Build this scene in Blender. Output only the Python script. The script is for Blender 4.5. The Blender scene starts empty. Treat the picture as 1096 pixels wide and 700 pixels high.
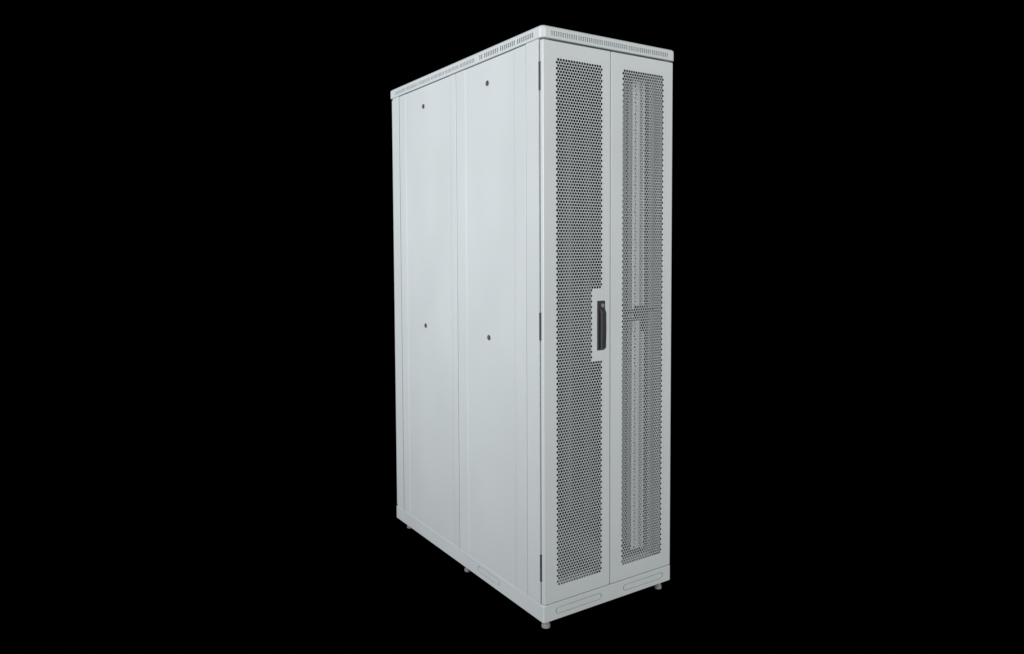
import bpy, bmesh, math, random
from mathutils import Matrix, Vector
random.seed(3)
Z0=0.029            # height of the plinth underside above the floor
W,D,H=0.6,1.2,2.007
scene=bpy.context.scene
COL=scene.collection
scene.view_settings.view_transform='Standard'
scene.view_settings.look='None'
scene.view_settings.exposure=0

# ------------------------------------------------------------ materials
def powder(name,col,rough=0.38,bump=0.04,var=0.05,wave=.4):
    m=bpy.data.materials.new(name);m.use_nodes=True
    nt=m.node_tree;N=nt.nodes;L=nt.links
    b=N['Principled BSDF']
    tc=N.new('ShaderNodeTexCoord')
    n1=N.new('ShaderNodeTexNoise');n1.inputs['Scale'].default_value=2.3;n1.inputs['Detail'].default_value=5
    L.new(tc.outputs['Object'],n1.inputs['Vector'])
    mr=N.new('ShaderNodeMapRange');mr.inputs['To Min'].default_value=1-var;mr.inputs['To Max'].default_value=1+var
    L.new(n1.outputs['Fac'],mr.inputs['Value'])
    mx=N.new('ShaderNodeVectorMath');mx.operation='SCALE';mx.inputs[0].default_value=col
    L.new(mr.outputs['Result'],mx.inputs['Scale']);L.new(mx.outputs['Vector'],b.inputs['Base Color'])
    mr2=N.new('ShaderNodeMapRange');mr2.inputs['To Min'].default_value=rough-.10;mr2.inputs['To Max'].default_value=rough+.08
    L.new(n1.outputs['Fac'],mr2.inputs['Value']);L.new(mr2.outputs['Result'],b.inputs['Roughness'])
    n2=N.new('ShaderNodeTexNoise');n2.inputs['Scale'].default_value=420;n2.inputs['Detail'].default_value=2
    L.new(tc.outputs['Object'],n2.inputs['Vector'])
    # slow waviness of thin sheet metal (stretched vertically) + fine orange peel
    mp=N.new('ShaderNodeMapping');mp.inputs['Scale'].default_value=(1,1.5,.5)
    L.new(tc.outputs['Object'],mp.inputs['Vector'])
    n3=N.new('ShaderNodeTexNoise');n3.inputs['Scale'].default_value=2.2;n3.inputs['Detail'].default_value=1
    L.new(mp.outputs['Vector'],n3.inputs['Vector'])
    b3=N.new('ShaderNodeBump');b3.inputs['Strength'].default_value=wave;b3.inputs['Distance'].default_value=0.035
    L.new(n3.outputs['Fac'],b3.inputs['Height'])
    bp=N.new('ShaderNodeBump');bp.inputs['Strength'].default_value=bump;bp.inputs['Distance'].default_value=0.001
    L.new(n2.outputs['Fac'],bp.inputs['Height']);L.new(b3.outputs['Normal'],bp.inputs['Normal']);L.new(bp.outputs['Normal'],b.inputs['Normal'])
    return m
def simple(name,col,rough=.4,metal=0):
    m=powder(name,col,rough,.02,.05);m.node_tree.nodes['Principled BSDF'].inputs['Metallic'].default_value=metal
    return m
GREY=powder('light_grey_powder_coat',(.56,.597,.610))
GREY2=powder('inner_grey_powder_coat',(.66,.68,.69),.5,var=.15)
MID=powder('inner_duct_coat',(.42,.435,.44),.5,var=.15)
INSIDE_SHADE=powder('painted_inside_shade',(.20,.21,.215),.6,var=.2)  # darkened copy of the grey coat, interior shade painted into the colour
BLACK=simple('black_plastic',(.028,.028,.030),.42)
EDGE=simple('dark_grey_plastic',(.10,.102,.106),.4)
ZINC=simple('zinc_plated_steel',(.36,.37,.37),.45,.3)
DARK=simple('dark_steel',(.02,.02,.022),.45,.2)
HINGE=simple('hinge_steel',(.045,.046,.048),.5,.2)

# ------------------------------------------------------------ helpers
POS={}
def finish(name,bm,mats,parent=None,smooth=False,label=None,shift=True):
    if shift:
        for v in bm.verts: v.co.z+=Z0
    bb=[min(v.co[i] for v in bm.verts) for i in range(3)],[max(v.co[i] for v in bm.verts) for i in range(3)]
    c=Vector([(bb[0][i]+bb[1][i])/2 for i in range(3)])
    for v in bm.verts: v.co-=c
    me=bpy.data.meshes.new(name);bm.to_mesh(me);bm.free()
    for m in (mats if isinstance(mats,(list,tuple)) else [mats]): me.materials.append(m)
    if smooth:
        for p in me.polygons:p.use_smooth=True
    o=bpy.data.objects.new(name,me);COL.objects.link(o)
    POS[o.name]=c
    if parent:
        o.parent=parent;o.location=c-POS[parent.name]
    else: o.location=c
    if label:o['label']=label
    return o
def addbox(bm,x0,x1,y0,y1,z0,z1,mat=0,bevel=0,seg=2):
    r=bmesh.ops.create_cube(bm,size=1)
    vs=r['verts']
    for v in vs:
        v.co=Vector(((x0+x1)/2+v.co.x*(x1-x0),(y0+y1)/2+v.co.y*(y1-y0),(z0+z1)/2+v.co.z*(z1-z0)))
    fs=set(f for v in vs for f in v.link_faces)
    for f in fs:f.material_index=mat
    if bevel>0:
        es=set(e for v in vs for e in v.link_edges)
        bmesh.ops.bevel(bm,geom=list(es),offset=bevel,segments=seg,profile=.5,affect='EDGES',material=-1)
def prism(bm,pts,axis,a,b,mat=0):
    def mk(p,d):
        return {0:(d,p[0],p[1]),1:(p[0],d,p[1]),2:(p[0],p[1],d)}[axis]
    A=[bm.verts.new(mk(p,a)) for p in pts];B=[bm.verts.new(mk(p,b)) for p in pts]
    fs=[bm.faces.new(A),bm.faces.new(B[::-1])]
    n=len(pts)
    for i in range(n): fs.append(bm.faces.new((A[i],B[i],B[(i+1)%n],A[(i+1)%n])))
    for f in fs:f.material_index=mat
    bmesh.ops.recalc_face_normals(bm,faces=fs)
    return fs
def stadium(cu,cv,hw,hh,n=8):
    P=[]
    for i in range(n+1):
        a=-math.pi/2+math.pi*i/n;P.append((cu+hw-hh+hh*math.cos(a),cv+hh*math.sin(a)))
    for i in range(n+1):
        a=math.pi/2+math.pi*i/n;P.append((cu-hw+hh+hh*math.cos(a),cv+hh*math.sin(a)))
    return P
def rrect(cu,cv,hw,hh,r,n=5):
    P=[]
    for qx,qy,a0 in ((1,1,0),(-1,1,90),(-1,-1,180),(1,-1,270)):
        for i in range(n+1):
            a=math.radians(a0+90*i/n);P.append((cu+qx*(hw-r)+r*math.cos(a),cv+qy*(hh-r)+r*math.sin(a)))
    return P
def circle(cu,cv,r,n=24): return [(cu+r*math.cos(2*math.pi*i/n),cv+r*math.sin(2*math.pi*i/n)) for i in range(n)]
def cut(bm,cutter):
    ma=bpy.data.meshes.new('a');bm.to_mesh(ma);mb=bpy.data.meshes.new('b');cutter.to_mesh(mb)
    oa=bpy.data.objects.new('a',ma);ob=bpy.data.objects.new('b',mb)
    COL.objects.link(oa);COL.objects.link(ob)
    md=oa.modifiers.new('x','BOOLEAN');md.operation='DIFFERENCE';md.object=ob;md.solver='EXACT'
    dg=bpy.context.evaluated_depsgraph_get();ev=oa.evaluated_get(dg)
    r=bmesh.new();r.from_mesh(ev.to_mesh());ev.to_mesh_clear()
    bpy.data.objects.remove(oa);bpy.data.objects.remove(ob)
    bpy.data.meshes.remove(ma);bpy.data.meshes.remove(mb)
    bm.free();cutter.free()
    return r
def rounded_slab(cx,cy,hx,hy,z0,z1,r,bev,bevb=None):
    bm=bmesh.new();L=[]
    n=4
    if bevb is None:bevb=bev
    for i in range(n+1):
        a=math.pi/2*i/n;L.append((bevb*(1-math.sin(a)),z0+bevb*(1-math.cos(a))))
    for i in range(n+1):
        a=math.pi/2*i/n;L.append((bev*(1-math.cos(a)),z1-bev*(1-math.sin(a))))
    rings=[[bm.verts.new((p[0],p[1],z)) for p in rrect(cx,cy,hx-i,hy-i,max(r-i,.0005),6)] for i,z in L]
    for a,b in zip(rings,rings[1:]):
        for k in range(len(a)): bm.faces.new((a[k],a[(k+1)%len(a)],b[(k+1)%len(a)],b[k]))
    bm.faces.new(rings[0]);bm.faces.new(rings[-1])
    bmesh.ops.recalc_face_normals(bm,faces=bm.faces[:])
    return bm

# ------------------------------------------------------------ cabinet root
cab=bpy.data.objects.new('server_cabinet',None);COL.objects.link(cab)
cab.location=(W/2,D/2,0);POS[cab.name]=Vector(cab.location);cab.empty_display_size=.3
cab['label']='tall light grey steel server cabinet with perforated double doors, standing alone'
cab['category']='server cabinet'

# ---- base plinth with knock-out outlines
bm=rounded_slab(W/2,D/2,W/2,D/2,0,.0585,.006,.002)
c=bmesh.new()
def groove(c,axis,cu,cv,hw,hh,a,b,g=.0025):
    o=stadium(cu,cv,hw,hh);i=stadium(cu,cv,hw-g,hh-g)
    def mk(p,d): return (d,p[0],p[1]) if axis==0 else (p[0],d,p[1])
    n=len(o)
    R=[[c.verts.new(mk(p,d)) for p in q] for q in (o,i) for d in (a,b)]
    oa,ob,ia,ib=R;fs=[]
    for k in range(n):
        j=(k+1)%n
        fs+= [c.faces.new((oa[k],oa[j],ob[j],ob[k])),c.faces.new((ia[j],ia[k],ib[k],ib[j])),
              c.faces.new((oa[j],oa[k],ia[k],ia[j])),c.faces.new((ob[k],ob[j],ib[j],ib[k]))]
    bmesh.ops.recalc_face_normals(c,faces=fs)
groove(c,1,.154,.030,.102,.0120,-.01,.005)
groove(c,1,.459,.030,.100,.0120,-.01,.005)
groove(c,0,.357,.033,.080,.0120,-.01,.004)
bm=cut(bm,c)
finish('base_plinth',bm,GREY,cab)
# sheet added over the plinth top, interior shade put into its dark colour
bm=bmesh.new();addbox(bm,.052,.548,.078,1.120,.0590,.0625,bevel=.001)
finish('floor_shade_sheet',bm,INSIDE_SHADE,cab)

# ---- top cover with ventilation slots
bm=rounded_slab(W/2,D/2,W/2+.005,D/2+.0055,1.9655,H,.018,.010,.004)
c=bmesh.new()
def slots(c,axis,u0,u1,n,pitch,gap,depthA,depthB,z0=1.975,z1=1.991,w=.0044):
    u=u0;k=0
    while u+w<u1:
        if axis==1: addbox(c,u,u+w,depthA,depthB,z0,z1)
        else: addbox(c,depthA,depthB,u,u+w,z0,z1)
        k+=1;u+=pitch
        if k%n==0:u+=gap
slots(c,1,.034,.572,12,.0092,.0025,-.03,-.0012)
slots(c,0,.045,.40,8,.0125,.009,-.03,.002,1.974,1.991,.0062)
slots(c,0,.43,1.16,10,.0115,.006,-.03,-.001,1.975,1.990,.0052)
bm=cut(bm,c)
finish('top_cover',bm,GREY,cab)

# ---- corner posts, folded profile
for sx in (0,1):
    for sy in (0,1):
        X=lambda v: v if sx==0 else W-v
        Y=lambda v: v if sy==0 else D-v
        bm=bmesh.new()
        P=[(0,.021),(.046,.021),(.046,.034),(.042,.034),(.042,.025),(.018,.025),(.018,.040),(.032,.046),(.032,.058),(.018,.064),(.018,.080),(.034,.080),(.034,.0940),(0,.0940)]
        if sy==1: P=[(a,b if b<.08 else b-.0070) for a,b in P]
        prism(bm,[(X(a),Y(b)) for a,b in P],2,.0588,1.9650)
        finish('corner_post',bm,GREY,cab)
# ---- frame rails
for x0,x1 in ((.014,.05),(.55,.586)):
    for z0,z1 in ((.0588,.10),(1.925,1.9650)):
        bm=bmesh.new();addbox(bm,x0,x1,.0955,1.110,z0,z1,bevel=.002)
        finish('frame_rail',bm,INSIDE_SHADE if z0<1 else MID,cab)
for y0,y1 in ((.04,.075),(1.125,1.16)):
    for z0,z1 in ((.0588,.10),(1.925,1.9650)):
        bm=bmesh.new();addbox(bm,.051,.549,y0,y1,z0,z1,bevel=.002)
        finish('frame_rail',bm,MID,cab)

# ---- side panels with two pressed vertical folds
def side_panel(side,y0,y1,ry0,ry1,cy):
    z0,z1=.0592,1.9625
    s=-1 if side==0 else 1
    X=0 if side==0 else W
    bm=bmesh.new()
    dep=.0017;sl=.012;ed=.0018
    prof=[(y0,-.013),(y0,-ed),(y0+.0006,-.0006),(y0+ed,0)]
    for i in range(5):
        t=i/4;prof.append((ry0-sl+sl*t,-dep*(t*t*(3-2*t))))
    for i in range(5):
        t=i/4;prof.append((ry1+sl*t,-dep*(1-t*t*(3-2*t))))
    prof+=[(y1-ed,0),(y1-.0006,-.0006),(y1,-ed),(y1,-.013)]
    A=[bm.verts.new((X+s*o,yy,z0)) for yy,o in prof];B=[bm.verts.new((X+s*o,yy,z1)) for yy,o in prof]
    n=len(prof);fs=[]
    for k in range(n):
        f=bm.faces.new((A[k],A[(k+1)%n],B[(k+1)%n],B[k]));f.material_index=1 if k==n-1 else 0
    bm.faces.new(A);bm.faces.new(B)
    bmesh.ops.recalc_face_normals(bm,faces=bm.faces[:])
    p=finish('side_panel',bm,[GREY,INSIDE_SHADE],cab)
    for z in (1.881,.945):
        l=bmesh.new();xf=X-s*dep
        prism(l,circle(cy,z,.0105),0,xf+s*(-.002),xf+s*.0022,0)
        prism(l,circle(cy,z,.0088),0,xf+s*.0005,xf+s*.0034,1)
        addbox(l,min(xf+s*.003,xf+s*.0042),max(xf+s*.003,xf+s*.0042),cy-.0012,cy+.0012,z-.005,z+.005,0)
        finish('panel_lock',l,[ZINC,BLACK],p)
for side in (0,1):
    side_panel(side,.0960,.5815,.173,.503,.345)
    side_panel(side,.5840,1.1105,.634,1.041,.868)

# ---- perforated doors
PITCH=.0113
def perforated(x0,x1,z0,z1,px0,px1,pz0,pz1,y,solid=None,thick=.0014,scale=.80):
    bm_v=[];bm_f=[]
    R=PITCH/math.sqrt(3);row=PITCH*math.sqrt(3)/2
    nz=int((z1-z0)/row)+1;nx=int((x1-x0)/PITCH)+1
    ang=[math.pi/2+i*math.pi/3 for i in range(6)]
    for j in range(nz):
        cz=z0+j*row;off=(PITCH/2 if j%2 else 0)
        for i in range(nx):
            cx=x0+off+i*PITCH
            outer=[(cx+R*math.cos(a),cz+R*math.sin(a)) for a in ang]
            hole=px0<=cx<=px1 and pz0<=cz<=pz1
            if hole and solid and solid[0]<cx<solid[1] and solid[2]<cz<solid[3]: hole=False
            b=len(bm_v)
            bm_v+=[(p[0],y,p[1]) for p in outer]
            if not hole:
                bm_f.append([b+k for k in range(6)]);continue
            r=R*scale
            inn=[(cx+r*math.cos(a),cz+r*math.sin(a)) for a in ang]
            bm_v+=[(p[0],y,p[1]) for p in inn];bm_v+=[(p[0],y+thick,p[1]) for p in inn]
            for k in range(6):
                q=(k+1)%6
                bm_f.append([b+k,b+q,b+6+q,b+6+k]);bm_f.append([b+6+k,b+6+q,b+12+q,b+12+k])
    me=bpy.data.meshes.new('t');me.from_pydata(bm_v,[],bm_f);bm=bmesh.new();bm.from_mesh(me);bpy.data.meshes.remove(me)
    return bm
def door(x0,x1,px0,px1,solid,front=True,hinge_x=None):
    z0,z1=.0615,1.9610;pz0,pz1=.112,1.911
    y=0 if front else D
    s=1 if front else -1
    ya,yb=sorted((y,y+s*.018))
    bm=bmesh.new();addbox(bm,x0,x1,ya,yb,z0,z1,bevel=.0025)
    c=bmesh.new();m=.004;addbox(c,px0-m,px1+m,ya-.05,yb+.05,pz0-m,pz1+m)
    bm=cut(bm,c)
    d=finish('door',bm,GREY,cab)
    h=PITCH*.5
    sh=perforated(px0-.010,px1+.010,pz0-.010,pz1+.010,px0+h,px1-h,pz0+h,pz1-h,y+s*.0005,solid,thick=s*.0014)
    finish('perforated_sheet',sh,GREY,d)
    if hinge_x is not None:
        for zc in (1.845,1.015,.188):
            hb=bmesh.new()
            prism(hb,circle(hinge_x,y+s*.0160,.0018,12),2,zc-.042,zc+.042,0)
            prism(hb,circle(hinge_x,y+s*.0160,.0024,12),2,zc-.046,zc-.042,0)
            prism(hb,circle(hinge_x,y+s*.0160,.0024,12),2,zc+.042,zc+.046,0)
            finish('hinge',hb,HINGE,d)
    return d
ld=door(.004,.2935,.054,.259,(.211,.3,.884,1.139),True,.0018)
rd=door(.2955,.5965,.347,.556,None,True,.5982)
door(.004,.2990,.054,.259,None,False,None)
door(.3015,.5965,.341,.546,None,False,None)
# latch bracket behind the second door
bm=bmesh.new()
addbox(bm,.348,.392,.022,.030,1.004,1.050,0,.001)
addbox(bm,.378,.394,.022,.046,.976,1.072,0,.002)
addbox(bm,.388,.448,.020,.036,1.034,1.050,0,.001)
addbox(bm,.388,.505,.024,.036,1.008,1.018,0,.001)
addbox(bm,.436,.490,.022,.034,1.018,1.064,0,.002)
addbox(bm,.474,.494,.022,.040,.966,1.024,0,.002)
addbox(bm,.490,.530,.022,.036,1.040,1.050,0,.002)
finish('latch_bracket',bm,DARK,rd,label='dark steel latch bracket behind the perforated sheet')

# ---- swing handle on the door
bm=bmesh.new()
cx=.2505
prism(bm,rrect(cx,1.005,.0162,.087,.003),1,-.004,.001,2)
prism(bm,rrect(cx,1.005,.0144,.085,.003),1,-.007,-.003)
def lever(bm):
    prof=[(.922,.0100,-.012),(.926,.0112,-.018),(.990,.0115,-.020),(1.050,.0115,-.019),(1.060,.0112,-.015),(1.062,.0105,-.009)]
    rings=[]
    for z,hw,yo in prof:
        rings.append([bm.verts.new((cx+a*hw,yy,z)) for a,yy in ((-1,-.006),(-1,yo+.002),(-.80,yo),(.80,yo),(1,yo+.002),(1,-.006))])
    fs=[]
    for a,b in zip(rings,rings[1:]):
        for k in range(6):
            f=bm.faces.new((a[k],a[(k+1)%6],b[(k+1)%6],b[k]));fs.append(f)
            if k in (1,3):f.material_index=2
    fs.append(bm.faces.new(rings[0]));fs.append(bm.faces.new(rings[-1][::-1]))
    bmesh.ops.recalc_face_normals(bm,faces=fs)
lever(bm)
prism(bm,circle(cx,1.0755,.0085),1,-.010,-.006,2)
prism(bm,circle(cx,1.0755,.0055),1,-.0125,-.009,1)
addbox(bm,cx-.001,cx+.001,-.0132,-.012,1.072,1.079,0)
finish('door_handle',bm,[BLACK,ZINC,EDGE],ld,label='black plastic swing handle with key lock')

# ---- mounting rails with square holes
def rail(xo,xi,y,yflange,mat):
    bm=bmesh.new()
    a,b=sorted((xo,xi));hc=xi+(xo-xi)*.42;hs=.0042
    z=.10;pit=.01482
    def quad(p):bm.faces.new([bm.verts.new(v) for v in p])
    def face(u0,u1,w0,w1):quad([(u0,y,w0),(u1,y,w0),(u1,y,w1),(u0,y,w1)])
    n=int((1.92-z)/pit)
    face(a,hc-hs,z,z+n*pit);face(hc+hs,b,z,z+n*pit)
    for k in range(n):
        zz=z+k*pit;m=(pit-2*hs)/2
        face(hc-hs,hc+hs,zz,zz+m);face(hc-hs,hc+hs,zz+pit-m,zz+pit)
    quad([(xo,y,z),(xo,y+yflange,z),(xo,y+yflange,z+n*pit),(xo,y,z+n*pit)])
    quad([(xo,y+yflange,z),(xo+(xi-xo)*.5,y+yflange,z),(xo+(xi-xo)*.5,y+yflange,z+n*pit),(xo,y+yflange,z+n*pit)])
    bmesh.ops.remove_doubles(bm,verts=bm.verts[:],dist=1e-5)
    o=finish('mounting_rail',bm,mat,cab)
    sm=o.modifiers.new('s','SOLIDIFY');sm.thickness=.002
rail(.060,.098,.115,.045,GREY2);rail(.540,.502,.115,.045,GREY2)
rail(.058,.098,.95,-.045,INSIDE_SHADE);rail(.542,.502,.95,-.045,INSIDE_SHADE)
# vertical cable ducts on the inside of the sides
for x0,x1,y0,y1,m in ((.484,.500,.170,.200,GREY2),(.512,.548,.200,.235,GREY2),(.5435,.5525,.100,.128,GREY2),(.556,.580,.135,.165,GREY2),(.100,.116,.170,.200,GREY2),
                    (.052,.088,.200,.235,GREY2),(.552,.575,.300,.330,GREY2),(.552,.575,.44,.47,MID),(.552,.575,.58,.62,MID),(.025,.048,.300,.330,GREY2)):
    bm=bmesh.new();addbox(bm,x0,x1,y0,y1,.101,1.924,bevel=.003)
    finish('cable_duct',bm,m,cab)

# ---- levelling feet
for fx,fy in ((.028,.026),(.556,.024),(.026,.56),(.574,.56),(.032,1.115),(.568,1.115)):
    bm=bmesh.new()
    prism(bm,circle(fx,fy,.0150),2,-Z0+.0005,-Z0+.009)
    prism(bm,circle(fx,fy,.0135),2,-Z0+.009,-Z0+.012)
    prism(bm,circle(fx,fy,.0125,6),2,-Z0+.013,-Z0+.022)
    prism(bm,circle(fx,fy,.0095),2,-Z0+.010,.003)
    finish('levelling_foot',bm,ZINC,cab)

# ------------------------------------------------------------ ground
gm=bpy.data.materials.new('black_velvet_floor');gm.use_nodes=True
nt=gm.node_tree;nt.nodes.clear();o=nt.nodes.new('ShaderNodeOutputMaterial');d=nt.nodes.new('ShaderNodeBsdfDiffuse')
d.inputs['Color'].default_value=(0,0,0,1);nt.links.new(d.outputs[0],o.inputs[0])
bm=bmesh.new();vs=[bm.verts.new(p) for p in ((-30,-30,0),(30,-30,0),(30,30,0),(-30,30,0))];bm.faces.new(vs)
g=finish('ground',bm,gm,shift=False);g['kind']='structure'

# ------------------------------------------------------------ world, lamps
w=bpy.data.worlds.new('World');scene.world=w;w.use_nodes=True
w.node_tree.nodes['Background'].inputs['Color'].default_value=(0,0,0,1)
w.node_tree.nodes['Background'].inputs['Strength'].default_value=0
def lamp(name,loc,target,sx,sy,power,col):
    l=bpy.data.lights.new(name,'AREA');l.shape='RECTANGLE';l.size=sx;l.size_y=sy;l.energy=power;l.color=col
    o=bpy.data.objects.new(name,l);COL.objects.link(o);o.location=loc
    o.rotation_euler=(Vector(target)-Vector(loc)).to_track_quat('-Z','Y').to_euler()
lamp('softbox_lamp',(-2.8,.7,1.9),(0,.6,1.2),1.8,1.8,114,(.975,.99,1))
lamp('softbox_lamp',(.2,-4.4,2.4),(.3,0,1.1),3.0,2.6,205,(1,1,.99))

# ------------------------------------------------------------ camera
x,y,z,yaw,pit,rol=-1.4276,-1.9925,1.2798+Z0,.5801,.051,-.0049
F=Vector((math.sin(yaw)*math.cos(pit),math.cos(yaw)*math.cos(pit),-math.sin(pit)))
R=Vector((math.cos(yaw),-math.sin(yaw),0));U=R.cross(F)
R2=R*math.cos(rol)+U*math.sin(rol);U2=U*math.cos(rol)-R*math.sin(rol)
cd=bpy.data.cameras.new('camera');cam=bpy.data.objects.new('camera',cd);COL.objects.link(cam)
M=Matrix((( R2.x,U2.x,-F.x,x),(R2.y,U2.y,-F.y,y),(R2.z,U2.z,-F.z,z),(0,0,0,1)))
cam.matrix_world=M
cd.sensor_fit='HORIZONTAL';cd.sensor_width=36;cd.lens=36*789.9/1096
cd.shift_y=(305.2-350)/1096
cd.clip_start=.05;cd.clip_end=200
scene.camera=cam
